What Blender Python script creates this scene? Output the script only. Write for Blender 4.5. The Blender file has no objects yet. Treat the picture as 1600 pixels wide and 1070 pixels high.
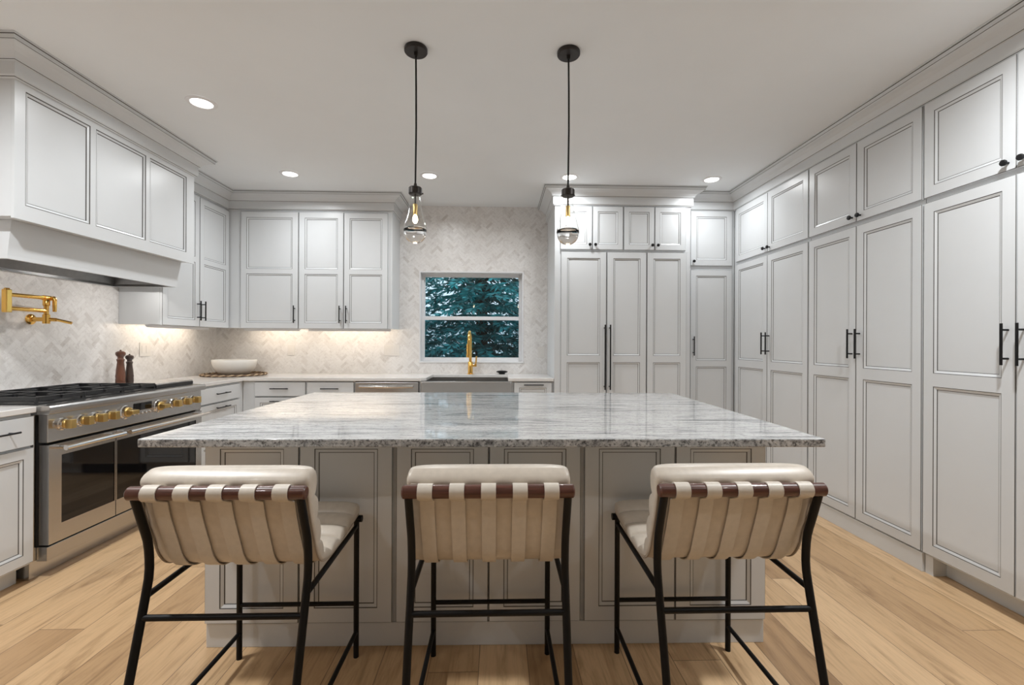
import bpy, math, random
from mathutils import Vector, Matrix
R = math.radians
PI = math.pi
random.seed(7)
sc = bpy.context.scene
COL = sc.collection

# ------------------------------------------------------------------ camera, world, exposure
F_PX, CAM_H = 711.0, 1.257
cam_data = bpy.data.cameras.new('camera')
cam_data.sensor_width = 36.0
cam_data.lens = F_PX / 1600 * 36.0
cam_data.clip_start = 0.02
cam = bpy.data.objects.new('camera', cam_data)
COL.objects.link(cam)
yaw = math.atan(22 / F_PX)
cam.matrix_world = (Matrix.Translation((0, 0, CAM_H)) @ Matrix.Rotation(-yaw, 4, 'Z')
                    @ Matrix.Rotation(PI / 2, 4, 'X') @ Matrix.Rotation(0.0041, 4, 'Z'))
sc.camera = cam
vs = sc.view_settings
vs.view_transform = 'Standard'
vs.look = 'None'
vs.gamma = 1.0
vs.use_curve_mapping = False
vs.exposure = 0.0

world = bpy.data.worlds.new('dusk_sky')
sc.world = world
world.use_nodes = True
bgn = world.node_tree.nodes['Background']
bgn.inputs['Color'].default_value = (0.66, 0.86, 1.0, 1)
bgn.inputs['Strength'].default_value = 1.3

DOWNLIGHT_W = 8.2
SIDE_W = 34.0
HOOD_W = 6.0
REAR_W = 8.0
PENDANT_W = 2.5
STRIP_W = 0.95
LAMP_TINT = (0.96, 0.985, 1.0)
CEIL = 2.745


# ------------------------------------------------------------------ node helpers
class X:
    """a node socket with arithmetic"""
    def __init__(s, nt, sock): s.nt, s.s = nt, sock
    def _m(s, op, *o):
        n = s.nt.nodes.new('ShaderNodeMath'); n.operation = op
        s.nt.links.new(s.s, n.inputs[0])
        for i, v in enumerate(o):
            if isinstance(v, X): s.nt.links.new(v.s, n.inputs[i + 1])
            else: n.inputs[i + 1].default_value = v
        return X(s.nt, n.outputs[0])
    def __add__(s, o): return s._m('ADD', o)
    def __sub__(s, o): return s._m('SUBTRACT', o)
    def __mul__(s, o): return s._m('MULTIPLY', o)
    def __truediv__(s, o): return s._m('DIVIDE', o)
    def floor(s): return s._m('FLOOR')
    def frac(s): return s._m('FRACT')
    def fmod(s, o): return s._m('FLOORED_MODULO', o)
    def lt(s, o): return s._m('LESS_THAN', o)
    def mn(s, o): return s._m('MINIMUM', o)
    def neg(s): return s * -1.0
    def inv(s): return (s * -1.0) + 1.0
def combine(nt, a, b, c=None):
    n = nt.nodes.new('ShaderNodeCombineXYZ')
    for i, v in enumerate((a, b, c)):
        if isinstance(v, X): nt.links.new(v.s, n.inputs[i])
        elif v is not None: n.inputs[i].default_value = v
    return X(nt, n.outputs[0])
def white(nt, vec):
    n = nt.nodes.new('ShaderNodeTexWhiteNoise'); n.noise_dimensions = '3D'
    nt.links.new(vec.s, n.inputs['Vector']); return X(nt, n.outputs['Value'])
def noise(nt, vec, scale, detail=3, rough=0.5, dist=0.0):
    n = nt.nodes.new('ShaderNodeTexNoise')
    nt.links.new(vec.s, n.inputs['Vector'])
    n.inputs['Scale'].default_value = scale; n.inputs['Detail'].default_value = detail
    n.inputs['Roughness'].default_value = rough; n.inputs['Distortion'].default_value = dist
    return X(nt, n.outputs['Fac'])
def ramp(nt, fac, stops):
    n = nt.nodes.new('ShaderNodeValToRGB'); cr = n.color_ramp
    while len(cr.elements) < len(stops): cr.elements.new(0.5)
    for e, (p, c) in zip(cr.elements, stops):
        e.position = p; e.color = (*c, 1) if len(c) == 3 else c
    nt.links.new(fac.s, n.inputs['Fac']); return X(nt, n.outputs['Color'])
def mixc(nt, fac, a, b):
    n = nt.nodes.new('ShaderNodeMix'); n.data_type = 'RGBA'
    for k, v in ((0, fac), (6, a), (7, b)):
        if isinstance(v, X): nt.links.new(v.s, n.inputs[k])
        elif k == 0: n.inputs[0].default_value = v
        else: n.inputs[k].default_value = (*v, 1)
    return X(nt, n.outputs[2])
def mulc(nt, a, b):
    n = nt.nodes.new('ShaderNodeMix'); n.data_type = 'RGBA'; n.blend_type = 'MULTIPLY'
    n.inputs[0].default_value = 1.0
    nt.links.new(a.s, n.inputs[6]); nt.links.new(b.s, n.inputs[7])
    return X(nt, n.outputs[2])
def coords(nt, kind='Object'):
    if kind == 'World':
        n = nt.nodes.new('ShaderNodeNewGeometry'); return X(nt, n.outputs['Position'])
    n = nt.nodes.new('ShaderNodeTexCoord'); return X(nt, n.outputs[kind])
def sep(nt, v):
    n = nt.nodes.new('ShaderNodeSeparateXYZ'); nt.links.new(v.s, n.inputs[0])
    return [X(nt, n.outputs[i]) for i in range(3)]
def scaled(nt, v, s):
    n = nt.nodes.new('ShaderNodeVectorMath'); n.operation = 'MULTIPLY'
    nt.links.new(v.s, n.inputs[0]); n.inputs[1].default_value = s
    return X(nt, n.outputs[0])
def new_mat(name):
    m = bpy.data.materials.new(name); m.use_nodes = True
    nt = m.node_tree
    return m, nt, nt.nodes['Principled BSDF']
def bump(nt, b, h, strength, dist=0.002):
    n = nt.nodes.new('ShaderNodeBump'); n.inputs['Strength'].default_value = strength
    n.inputs['Distance'].default_value = dist
    nt.links.new(h.s, n.inputs['Height']); nt.links.new(n.outputs[0], b.inputs['Normal'])
def simple(name, col, rough=0.5, metal=0.0, var=0.05, scale=14.0, stretch=(1, 1, 1), coat=0.0, bmp=0.0, spec=0.5):
    """base colour and roughness modulated by noise"""
    m, nt, b = new_mat(name)
    v = scaled(nt, coords(nt), stretch)
    n = noise(nt, v, scale, 4)
    lo = tuple(max(0, c * (1 - var)) for c in col); hi = tuple(min(1, c * (1 + var)) for c in col)
    c = ramp(nt, n, [(0.3, lo), (0.7, hi)])
    nt.links.new(c.s, b.inputs['Base Color'])
    rr = n * (rough * 0.3) + rough * 0.85
    nt.links.new(rr.s, b.inputs['Roughness'])
    b.inputs['Metallic'].default_value = metal
    b.inputs['Coat Weight'].default_value = coat
    b.inputs['Specular IOR Level'].default_value = spec
    if bmp: bump(nt, b, n, bmp)
    return m
def emissive(name, col, strength):
    m, nt, b = new_mat(name)
    b.inputs['Base Color'].default_value = (*col, 1)
    b.inputs['Emission Color'].default_value = (*col, 1)
    b.inputs['Emission Strength'].default_value = strength
    return m
def thin_glass(name, tint=(0.97, 0.98, 0.98), ior=1.45):
    m = bpy.data.materials.new(name); m.use_nodes = True
    nt = m.node_tree; nt.nodes.clear()
    o = nt.nodes.new('ShaderNodeOutputMaterial'); mx = nt.nodes.new('ShaderNodeMixShader')
    t = nt.nodes.new('ShaderNodeBsdfTransparent'); g = nt.nodes.new('ShaderNodeBsdfGlossy')
    lw = nt.nodes.new('ShaderNodeLayerWeight')
    fr = (X(nt, lw.outputs['Facing'])._m('POWER', 4.0) * 0.7 + 0.045).s.node
    t.inputs['Color'].default_value = (*tint, 1); g.inputs['Roughness'].default_value = 0.01
    nt.links.new(fr.outputs[0], mx.inputs[0]); nt.links.new(t.outputs[0], mx.inputs[1])
    nt.links.new(g.outputs[0], mx.inputs[2]); nt.links.new(mx.outputs[0], o.inputs[0])
    return m

# ------------------------------------------------------------------ materials
M = {}
M['paint'] = simple('grey_white_cabinet_paint', (0.715, 0.735, 0.75), 0.33, var=0.01, scale=5)
M['glaze'] = simple('pewter_glaze', (0.10, 0.095, 0.09), 0.5, var=0.2)
M['gap'] = simple('cabinet_edge_grey', (0.42, 0.42, 0.415), 0.5, var=0.05)
M['wall_paint'] = simple('warm_white_wall_paint', (0.72, 0.70, 0.67), 0.7, var=0.02, scale=3)
M['ceiling'] = simple('ceiling_paint', (0.86, 0.885, 0.90), 0.8, var=0.015, scale=2)
M['white_trim'] = simple('white_window_vinyl', (0.82, 0.82, 0.83), 0.3, var=0.01)
M['black'] = simple('black_metal', (0.008, 0.008, 0.009), 0.42, var=0.2, spec=0.3)
M['stool_frame'] = simple('black_powder_coat', (0.005, 0.005, 0.0055), 0.45, var=0.2, scale=60, spec=0.25)
M['iron'] = simple('cast_iron', (0.012, 0.012, 0.013), 0.45, var=0.3, scale=90, bmp=0.2)
M['bronze'] = simple('dark_bronze', (0.045, 0.040, 0.038), 0.42, metal=0.7, var=0.15)
M['steel'] = simple('brushed_stainless', (0.56, 0.55, 0.54), 0.25, metal=1.0, var=0.025, scale=3, stretch=(1, 1, 25))
M['steel_dark'] = simple('dark_hood_liner_steel', (0.20, 0.20, 0.20), 0.35, metal=1.0, var=0.08, scale=30)
M['chrome'] = simple('polished_chrome', (0.80, 0.79, 0.78), 0.08, metal=1.0, var=0.02)
M['brass'] = simple('polished_gold_brass', (0.86, 0.52, 0.14), 0.17, metal=1.0, var=0.06, scale=8)
M['satin_brass'] = simple('satin_gold_brass', (0.70, 0.50, 0.20), 0.30, metal=1.0, var=0.06, scale=30)
M['oven_glass'] = simple('black_oven_glass', (0.006, 0.006, 0.007), 0.04, var=0.1, spec=0.6)
M['leather'] = simple('cream_leather', (0.66, 0.59, 0.505), 0.34, var=0.05, scale=45, coat=0.15, bmp=0.08)
M['strap_leather'] = simple('pale_strap_leather', (0.70, 0.64, 0.56), 0.4, var=0.04, scale=60, bmp=0.06)
M['piping'] = simple('taupe_piping', (0.42, 0.35, 0.28), 0.45, var=0.06)
M['walnut'] = simple('dark_walnut_rod', (0.105, 0.038, 0.026), 0.32, var=0.35, scale=9, stretch=(1, 14, 14), coat=0.25)
M['mill_brown'] = simple('brown_turned_wood', (0.115, 0.042, 0.022), 0.3, var=0.3, scale=12, stretch=(6, 6, 1), coat=0.2)
M['mill_dark'] = simple('dark_turned_wood', (0.040, 0.022, 0.016), 0.35, var=0.3, scale=12, stretch=(6, 6, 1), coat=0.2)
M['ceramic'] = simple('matte_white_ceramic', (0.80, 0.77, 0.72), 0.45, var=0.02)
M['woven'] = simple('brown_woven_seagrass', (0.16, 0.10, 0.06), 0.8, var=0.6, scale=120, bmp=0.8)
M['woven_light'] = simple('tan_woven_edge', (0.42, 0.31, 0.20), 0.8, var=0.5, scale=160, bmp=0.6)
M['plate'] = simple('stone_coloured_wall_plate', (0.80, 0.77, 0.735), 0.45, var=0.02)
M['quartz'] = simple('white_quartz', (0.80, 0.78, 0.76), 0.12, var=0.035, scale=7)
M['lamp_white'] = emissive('lit_lens', (1.0, 0.975, 0.945), 8.0)
M['lamp_warm'] = emissive('lit_filament_bulb', (1.0, 0.80, 0.52), 22.0)
M['strip_lens'] = emissive('lit_strip_lens', (1.0, 0.86, 0.68), 6.0)
M['pane'] = thin_glass('window_pane')
M['screened_pane'] = thin_glass('screened_lower_pane', (0.70, 0.74, 0.75))
M['shade_glass'] = thin_glass('clear_pendant_glass', (0.97, 0.97, 0.965))
m, nt, b = new_mat('solid_crystal'); M['crystal'] = m
b.inputs['Base Color'].default_value = (0.97, 0.96, 0.95, 1)
b.inputs['Transmission Weight'].default_value = 1.0
b.inputs['IOR'].default_value = 1.36
b.inputs['Roughness'].default_value = 0.0
M['bark'] = simple('grey_brown_bark', (0.05, 0.04, 0.035), 0.9, var=0.4, scale=20, bmp=0.6)
M['needles'] = simple('blue_green_conifer_needles', (0.035, 0.26, 0.27), 0.5, var=0.9, scale=2.5)
M['needles_light'] = simple('grey_teal_conifer_needles', (0.06, 0.26, 0.27), 0.5, var=0.8, scale=2.5)
M['lawn'] = simple('dusk_lawn', (0.03, 0.06, 0.03), 0.9, var=0.4, scale=5)

# floor planks run away from the camera (along Y)
m, nt, b = new_mat('oak_plank_floor'); M['floor'] = m
p = coords(nt, 'World'); px_, py_, pz_ = sep(nt, p)
PW, PL = 0.192, 1.75
row = (px_ / PW + 0.36).floor()
off = white(nt, combine(nt, row, 3.3, 1.1))
yl = py_ / PL + off
idn = yl.floor()
rnd = white(nt, combine(nt, row, idn, 7.7))
gv = combine(nt, px_ * 7.0 + row * 3.7, py_ * 1.05 + rnd * 40.0, rnd * 13.0)
g1 = noise(nt, gv, 1.5, 8, 0.66, 1.3)
gv2 = combine(nt, px_ * 75.0 + row * 5.1, py_ * 5.0 + rnd * 21.0, rnd * 5.0)
g2 = noise(nt, gv2, 1.2, 4, 0.6, 0.3)
c1 = ramp(nt, rnd, [(0.0, (0.42, 0.258, 0.13)), (0.45, (0.58, 0.38, 0.205)), (1.0, (0.71, 0.49, 0.285))])
c2 = ramp(nt, g1, [(0.24, (0.42, 0.36, 0.31)), (0.38, (0.80, 0.77, 0.74)), (0.48, (1.0, 1.0, 1.0)), (0.62, (1.07, 1.07, 1.07)), (0.78, (0.80, 0.77, 0.74))])
c3 = ramp(nt, g2, [(0.28, (0.82, 0.79, 0.76)), (0.5, (1.0, 1.0, 1.0)), (0.75, (1.04, 1.04, 1.04))])
cc = mulc(nt, mulc(nt, c1, c2), c3)
fx = (px_ / PW + 0.36).frac(); fy = yl.frac()
ex = fx.mn(fx.inv()) * PW; ey = fy.mn(fy.inv()) * PL
joint = ex.mn(ey).lt(0.0016)
cc = mixc(nt, joint * 0.75, cc, (0.12, 0.07, 0.04))
nt.links.new(cc.s, b.inputs['Base Color'])
nt.links.new((g2 * 0.16 + 0.30).s, b.inputs['Roughness'])
bump(nt, b, joint.inv() + g2 * 0.15, 0.25, 0.001)

# marble herringbone mosaic
def herringbone(name, axis):
    m, nt, b = new_mat(name)
    p = coords(nt, 'World'); x, y, z = sep(nt, p)
    a = x if axis == 'x' else y
    w = 0.0285; n = 3.0
    u = (a + z) * (0.70711 / w) + 200.0; v = (z - a) * (0.70711 / w) + 200.0
    i = u.floor(); j = v.floor()
    k = (i - j).fmod(2 * n)
    hor = k.lt(n - 0.5); ver = hor.inv()
    hu = u - (i - k); hv = v.frac()
    vu = u.frac(); j0 = j - ((k * -1.0) + (2 * n - 1)); vv = v - j0
    eh = hu.mn((hu * -1.0) + n).mn(hv.mn(hv.inv()))
    ev = vv.mn((vv * -1.0) + n).mn(vu.mn(vu.inv()))
    e = eh * hor + ev * ver
    ida = (i - k) * hor + i * ver
    idb = j * hor + j0 * ver
    r = white(nt, combine(nt, ida, idb, hor * 3.0 + 1.0))
    r2 = white(nt, combine(nt, idb, ida, hor * 5.0 + 2.0))
    big = noise(nt, scaled(nt, p, (1, 1, 1)), 2.2, 4, 0.6)
    vein = noise(nt, combine(nt, a * 1.0 + r * 9.0, z + r2 * 9.0, r * 5.0), 22.0, 5, 0.65, 1.5)
    t = r * 0.62 + big * 0.38
    c = ramp(nt, t, [(0.12, (0.88, 0.86, 0.845)), (0.58, (0.84, 0.82, 0.80)), (0.73, (0.79, 0.765, 0.745)), (0.86, (0.66, 0.625, 0.595))])
    vc = ramp(nt, vein, [(0.30, (0.80, 0.785, 0.78)), (0.48, (1.0, 1.0, 1.0))])
    c = mulc(nt, c, vc)
    g = e.lt(0.055)
    c = mixc(nt, g * 0.85, c, (0.78, 0.755, 0.73))
    nt.links.new(c.s, b.inputs['Base Color'])
    b.inputs['Roughness'].default_value = 0.32
    bump(nt, b, g.inv(), 0.35, 0.0012)
    return m
M['tile_x'] = herringbone('marble_herringbone_facing_front', 'x')
M['tile_y'] = herringbone('marble_herringbone_facing_side', 'y')

# island granite: pale with grey streaks along the length
m, nt, b = new_mat('grey_streaked_granite'); M['granite'] = m
p = coords(nt)
s1 = noise(nt, scaled(nt, p, (0.55, 5.0, 3.0)), 2.4, 8, 0.66, 0.9)
s2 = noise(nt, scaled(nt, p, (1.2, 12.0, 8.0)), 3.0, 6, 0.6, 0.6)
sp = noise(nt, scaled(nt, p, (0.6, 1.0, 1.0)), 170.0, 3, 0.7)
sp2 = noise(nt, scaled(nt, p, (0.45, 1.3, 1.3)), 60.0, 4, 0.7)
c = ramp(nt, s1, [(0.30, (0.22, 0.225, 0.235)), (0.41, (0.45, 0.455, 0.46)), (0.49, (0.70, 0.70, 0.695)), (0.60, (0.66, 0.66, 0.66)), (0.70, (0.42, 0.425, 0.43)), (0.80, (0.62, 0.62, 0.62))])
c = mulc(nt, c, ramp(nt, s2, [(0.34, (0.55, 0.555, 0.565)), (0.47, (1, 1, 1))]))
c = mulc(nt, c, ramp(nt, sp, [(0.34, (0.55, 0.55, 0.55)), (0.44, (1, 1, 1))]))
c = mulc(nt, c, ramp(nt, sp2, [(0.33, (0.55, 0.55, 0.56)), (0.46, (1, 1, 1))]))
nt.links.new(c.s, b.inputs['Base Color'])
b.inputs['Roughness'].default_value = 0.055
b.inputs['IOR'].default_value = 1.6


# chiselled edge of the same stone: matt, coarse crystals
m, nt, b = new_mat('chiselled_granite_edge'); M['granite_edge'] = m
p = coords(nt)
e1 = noise(nt, p, 30.0, 5, 0.7, 0.5)
e2 = noise(nt, p, 95.0, 4, 0.75)
c = ramp(nt, e1, [(0.34, (0.16, 0.16, 0.165)), (0.48, (0.44, 0.44, 0.44)), (0.64, (0.62, 0.615, 0.61))])
c = mulc(nt, c, ramp(nt, e2, [(0.38, (0.22, 0.22, 0.22)), (0.50, (1, 1, 1))]))
nt.links.new(c.s, b.inputs['Base Color']); b.inputs['Roughness'].default_value = 0.4
bump(nt, b, e2, 0.8, 0.004)

# ------------------------------------------------------------------ mesh builder
class MB:
    def __init__(s): s.v, s.f, s.m = [], [], []
    def quad(s, pts, mi=0):
        n = len(s.v); s.v += [tuple(q) for q in pts]; s.f.append(tuple(range(n, n + len(pts)))); s.m.append(mi)
    def box(s, x0, x1, y0, y1, z0, z1, mi=0):
        n = len(s.v)
        s.v += [(x0, y0, z0), (x1, y0, z0), (x1, y1, z0), (x0, y1, z0), (x0, y0, z1), (x1, y0, z1), (x1, y1, z1), (x0, y1, z1)]
        for q in ((0, 3, 2, 1), (4, 5, 6, 7), (0, 1, 5, 4), (1, 2, 6, 5), (2, 3, 7, 6), (3, 0, 4, 7)):
            s.f.append(tuple(n + k for k in q)); s.m.append(mi)
        return s
    def loft(s, rings, closed=True, cap=True, mi=0):
        """rings: equal-length lists of points"""
        n = len(s.v); k = len(rings[0])
        for r in rings: s.v += [tuple(q) for q in r]
        for a in range(len(rings) - 1):
            for q in range(k if closed else k - 1):
                q2 = (q + 1) % k
                s.f.append((n + a * k + q, n + a * k + q2, n + (a + 1) * k + q2, n + (a + 1) * k + q)); s.m.append(mi)
        if cap and closed:
            s.f.append(tuple(n + q for q in reversed(range(k)))); s.m.append(mi)
            s.f.append(tuple(n + (len(rings) - 1) * k + q for q in range(k))); s.m.append(mi)
        return s
    def tube(s, path, r, seg=12, mi=0, cap=True):
        """round tube along a polyline; r may be a list"""
        path = [Vector(q) for q in path]
        rr = r if isinstance(r, (list, tuple)) else [r] * len(path)
        rings = []; up = None
        for i, q in enumerate(path):
            if i == 0: t = path[1] - q
            elif i == len(path) - 1: t = q - path[i - 1]
            else: t = (path[i + 1] - q).normalized() + (q - path[i - 1]).normalized()
            t.normalize()
            if up is None:
                up = Vector((0, 0, 1)) if abs(t.z) < 0.9 else Vector((1, 0, 0))
            up = (up - t * up.dot(t)).normalized()
            w = t.cross(up)
            sc_ = 1.0
            if 0 < i < len(path) - 1:
                c = (path[i + 1] - q).normalized().dot(t)
                sc_ = 1 / max(c, 0.5)
            rings.append([q + (up * math.cos(2 * PI * k / seg) + w * math.sin(2 * PI * k / seg)) * rr[i] * (sc_ if False else 1) for k in range(seg)])
        return s.loft(rings, True, cap, mi)
    def cyl(s, a, b_, r, seg=16, mi=0, r2=None):
        return s.tube([a, b_], [r, r if r2 is None else r2], seg, mi)
    def lathe(s, prof, c=(0, 0, 0), seg=32, mi=0, axis='z', cap=True):
        rings = []
        for r, h in prof:
            ring = []
            for k in range(seg):
                a = 2 * PI * k / seg; p, q = r * math.cos(a), r * math.sin(a)
                if axis == 'z': ring.append((c[0] + p, c[1] + q, c[2] + h))
                elif axis == 'y': ring.append((c[0] + p, c[1] + h, c[2] + q))
                else: ring.append((c[0] + h, c[1] + p, c[2] + q))
            rings.append(ring)
        return s.loft(rings, True, cap, mi)
    def prism(s, poly, x0, x1, mi=0, axis='x'):
        """poly: (a, b) pairs extruded along axis"""
        def P(t, a, b_): return (t, a, b_) if axis == 'x' else ((a, t, b_) if axis == 'y' else (a, b_, t))
        return s.loft([[P(x0, *q) for q in poly], [P(x1, *q) for q in poly]], True, True, mi)
    def build(s, name, mats, parent=None, smooth=None, bevel=0.0, seg=2):
        me = bpy.data.meshes.new(name)
        me.from_pydata(s.v, [], s.f); me.update()
        if not isinstance(mats, (list, tuple)): mats = [mats]
        for q in mats: me.materials.append(M[q] if isinstance(q, str) else q)
        me.polygons.foreach_set('material_index', s.m)
        import bmesh
        bm = bmesh.new(); bm.from_mesh(me)
        bmesh.ops.recalc_face_normals(bm, faces=bm.faces); bm.to_mesh(me); bm.free()
        if smooth is not None:
            me.polygons.foreach_set('use_smooth', [True] * len(me.polygons))
            me.set_sharp_from_angle(angle=R(smooth))
        o = bpy.data.objects.new(name, me); COL.objects.link(o)
        if parent: o.parent = parent
        if bevel:
            md = o.modifiers.new('bevel', 'BEVEL'); md.width = bevel; md.segments = seg
            md.limit_method = 'ANGLE'; md.angle_limit = R(40); md.harden_normals = False
        return o
def tag(o, label, cat, group=None):
    o['label'] = label; o['category'] = cat
    if group: o['group'] = group
    return o
def thing(name, label, cat, loc=(0, 0, 0), rz=0.0, group=None):
    o = bpy.data.objects.new(name, None); COL.objects.link(o)
    o.location = loc; o.rotation_euler = (0, 0, rz); o.empty_display_size = 0.1
    return tag(o, label, cat, group)
def struct(o): o['kind'] = 'structure'; return o
def copy_tree(o, parent=None):
    c = o.copy(); COL.objects.link(c)
    if parent: c.parent = parent
    for ch in list(o.children): copy_tree(ch, c)
    return c

# ------------------------------------------------------------------ room shell
XL, XR, YB, YF = -3.03, 3.00, 5.00, -3.6
def shell(name, x0, x1, y0, y1, z0, z1, mat): return struct(MB().box(x0, x1, y0, y1, z0, z1).build(name, mat))
shell('floor', XL - .15, XR + .15, YF - .15, YB + .15, -0.1, 0.0, 'floor')
shell('ceiling', XL - .15, XR + .15, YF - .15, YB + .15, CEIL, CEIL + .1, 'ceiling')
shell('wall_left', XL - .15, XL, YF - .15, YB, 0, CEIL, 'tile_y')
shell('wall_right', XR, XR + .15, YF - .15, YB, 0, CEIL, 'wall_paint')
shell('wall_rear', XL, XR, YF - .15, YF, 0, CEIL, 'wall_paint')
WX0, WX1, WZ0, WZ1 = -0.862, 0.281, 1.03, 2.034
wb = MB()
xs = [XL - .15, WX0, WX1, XR + .15]; zs = [0, WZ0, WZ1, CEIL]
for yy in (YB, YB + .15):
    for i in range(3):
        for j in range(3):
            if i == 1 and j == 1: continue
            wb.quad([(xs[i], yy, zs[j]), (xs[i + 1], yy, zs[j]), (xs[i + 1], yy, zs[j + 1]), (xs[i], yy, zs[j + 1])])
for (xa, za, xb, zb) in ((WX0, WZ0, WX1, WZ0), (WX1, WZ0, WX1, WZ1), (WX1, WZ1, WX0, WZ1), (WX0, WZ1, WX0, WZ0)):
    wb.quad([(xa, YB, za), (xb, YB, zb), (xb, YB + .15, zb), (xa, YB + .15, za)])
struct(wb.build('wall_back', 'tile_x'))

# window: casing lining the opening, two sashes, panes
win = bpy.data.objects.new('window_1', None); COL.objects.link(win); win.location = (0, YB, 0); struct(win)
def ring(mb, x0, x1, z0, z1, t, y0, y1, tb=None, tt=None):
    tb = t if tb is None else tb; tt = t if tt is None else tt
    mb.box(x0, x0 + t, y0, y1, z0, z1); mb.box(x1 - t, x1, y0, y1, z0, z1)
    mb.box(x0 + t, x1 - t, y0, y1, z0, z0 + tb); mb.box(x0 + t, x1 - t, y0, y1, z1 - tt, z1)
w = MB(); ring(w, WX0, WX1, WZ0, WZ1, .016, -.006, .15)
w.build('casing', 'white_trim', win, bevel=.002)
w = MB(); ring(w, WX0 + .012, WX1 - .012, WZ0 + .012, WZ1 - .012, .026, .085, .145)
w.build('window_frame', 'white_trim', win, bevel=.003)
ua, ub, uz0, uz1 = WX0 + .036, WX1 - .036, 1.512, WZ1 - .036
w = MB(); ring(w, ua, ub, uz0, uz1, .012, .115, .14, tb=.034, tt=.014)
su = w.build('upper_sash', 'white_trim', win, bevel=.002)
MB().box(ua + .01, ub - .01, .126, .13, uz0 + .03, uz1 - .01).build('pane', 'pane', su)
w = MB(); ring(w, ua, ub, WZ0 + .036, 1.545, .012, .088, .113, tb=.022, tt=.04)
sl = w.build('lower_sash', 'white_trim', win, bevel=.002)
MB().box(ua + .01, ub - .01, .099, .103, WZ0 + .05, 1.51).build('pane', 'screened_pane', sl)
w = MB()
for k in range(2):
    xx = (WX0 + .038, WX1 - .054)[k]
    w.box(xx, xx + .016, .078, .087, uz1 - .05, uz1)
w.build('sash_latch', 'plate', win, bevel=.002)

# crown mouldings swept along the cabinet tops, mitred
def sweep(name, path, n0=None, side=1, zfr=2.575):
    prof = [(0.0, zfr, 0), (0.012, zfr, 0), (0.014, zfr + .004, 1), (0.014, zfr + .008, 0), (0.020, zfr + .014, 0),
            (0.020, 2.655, 0), (0.028, 2.658, 1), (0.028, 2.6615, 0), (0.034, 2.672, 0), (0.050, 2.690, 0), (0.072, 2.704, 0),
            (0.094, 2.712, 0), (0.098, 2.7165, 1), (0.103, 2.7165, 0), (0.107, 2.734, 1), (0.110, 2.7375, 0), (0.116, 2.7375, 0), (0.116, CEIL, 0)]
    P = [Vector((q[0], q[1])) for q in path]
    offs = []
    for i in range(len(P)):
        def nrm(a, b_):
            d = (b_ - a).normalized(); return Vector((d.y, -d.x)) * side
        if i == 0: o_ = nrm(P[0], P[1])
        elif i == len(P) - 1: o_ = nrm(P[-2], P[-1])
        else:
            a, c_ = nrm(P[i - 1], P[i]), nrm(P[i], P[i + 1]); o_ = (a + c_) / (1 + a.dot(c_))
        offs.append(o_)
    mb = MB()
    for k in range(len(prof) - 1):
        (pa, za, _), (pb, zb, mi) = prof[k], prof[k + 1]
        for i in range(len(P) - 1):
            A, B_ = P[i] + offs[i] * pa, P[i + 1] + offs[i + 1] * pa
            C_, D_ = P[i + 1] + offs[i + 1] * pb, P[i] + offs[i] * pb
            mb.quad([(A.x, A.y, za), (B_.x, B_.y, za), (C_.x, C_.y, zb), (D_.x, D_.y, zb)], prof[k][2])
    return struct(mb.build(name, ['paint', 'glaze']))
HX, HY0, HY1 = -2.44, 2.37, 3.728      # hood front face and ends
UXL, UYB = -2.71, 4.65                 # upper cabinet faces, left and back
sweep('trim_1', [(XL, HY0), (HX, HY0), (HX, HY1), (UXL - .02, HY1)])
sweep('trim_2', [(UXL, HY1 + .002), (UXL, UYB), (-1.075, UYB), (-1.075, YB)])
FY, FX0, FX1, PY, RX = 4.36, 0.543, 1.862, 4.48, 2.36
sweep('trim_3', [(FX0, YB), (FX0, FY), (FX1, FY), (FX1, PY), (RX, PY), (RX, 1.524), (XR, 1.524)])

# ------------------------------------------------------------------ cabinet parts
def door_mb(w, h, panels, t=0.020, flat=False):
    """shaker door with glazed ogee recesses; local x 0..w, z 0..h, front at y=-t"""
    mb = MB()
    mb.quad([(0, 0, 0), (0, 0, h), (w, 0, h), (w, 0, 0)])
    for a, b_ in (((0, 0), (w, 0)), ((w, 0), (w, h)), ((w, h), (0, h)), ((0, h), (0, 0))):
        e = 0.0022
        def ins(q): return (min(max(q[0], e), w - e), min(max(q[1], e), h - e))
        a2, b2 = ins(a), ins(b_)
        mb.quad([(a[0], 0, a[1]), (b_[0], 0, b_[1]), (b_[0], -t + e, b_[1]), (a[0], -t + e, a[1])])
        mb.quad([(a[0], -t + e, a[1]), (b_[0], -t + e, b_[1]), (b2[0], -t, b2[1]), (a2[0], -t, a2[1])], 1)
    e = 0.0022
    if not panels:
        mb.quad([(e, -t, e), (w - e, -t, e), (w - e, -t, h - e), (e, -t, h - e)]); return mb
    X0, X1 = panels[0][0], panels[0][1]
    def fr(x0, x1, z0, z1): mb.quad([(x0, -t, z0), (x1, -t, z0), (x1, -t, z1), (x0, -t, z1)])
    fr(e, X0, e, h - e); fr(X1, w - e, e, h - e)
    zz = [e] + [q for p_ in panels for q in (p_[2], p_[3])] + [h - e]
    for k in range(0, len(zz), 2): fr(X0, X1, zz[k], zz[k + 1])
    for (x0, x1, z0, z1) in panels:
        st = [(0, 0, None), (0.0034, 0.002, 1), (0.0150, 0.0065, 0), (0.0182, 0.0090, 1)]
        prev = None
        for ins_, dep, mi in st:
            rg = [(x0 + ins_, -t + dep, z0 + ins_), (x1 - ins_, -t + dep, z0 + ins_), (x1 - ins_, -t + dep, z1 - ins_), (x0 + ins_, -t + dep, z1 - ins_)]
            if prev:
                for k in range(4): mb.quad([prev[k], prev[(k + 1) % 4], rg[(k + 1) % 4], rg[k]], mi)
            prev = rg
        mb.quad(prev, 0)
    return mb
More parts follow.
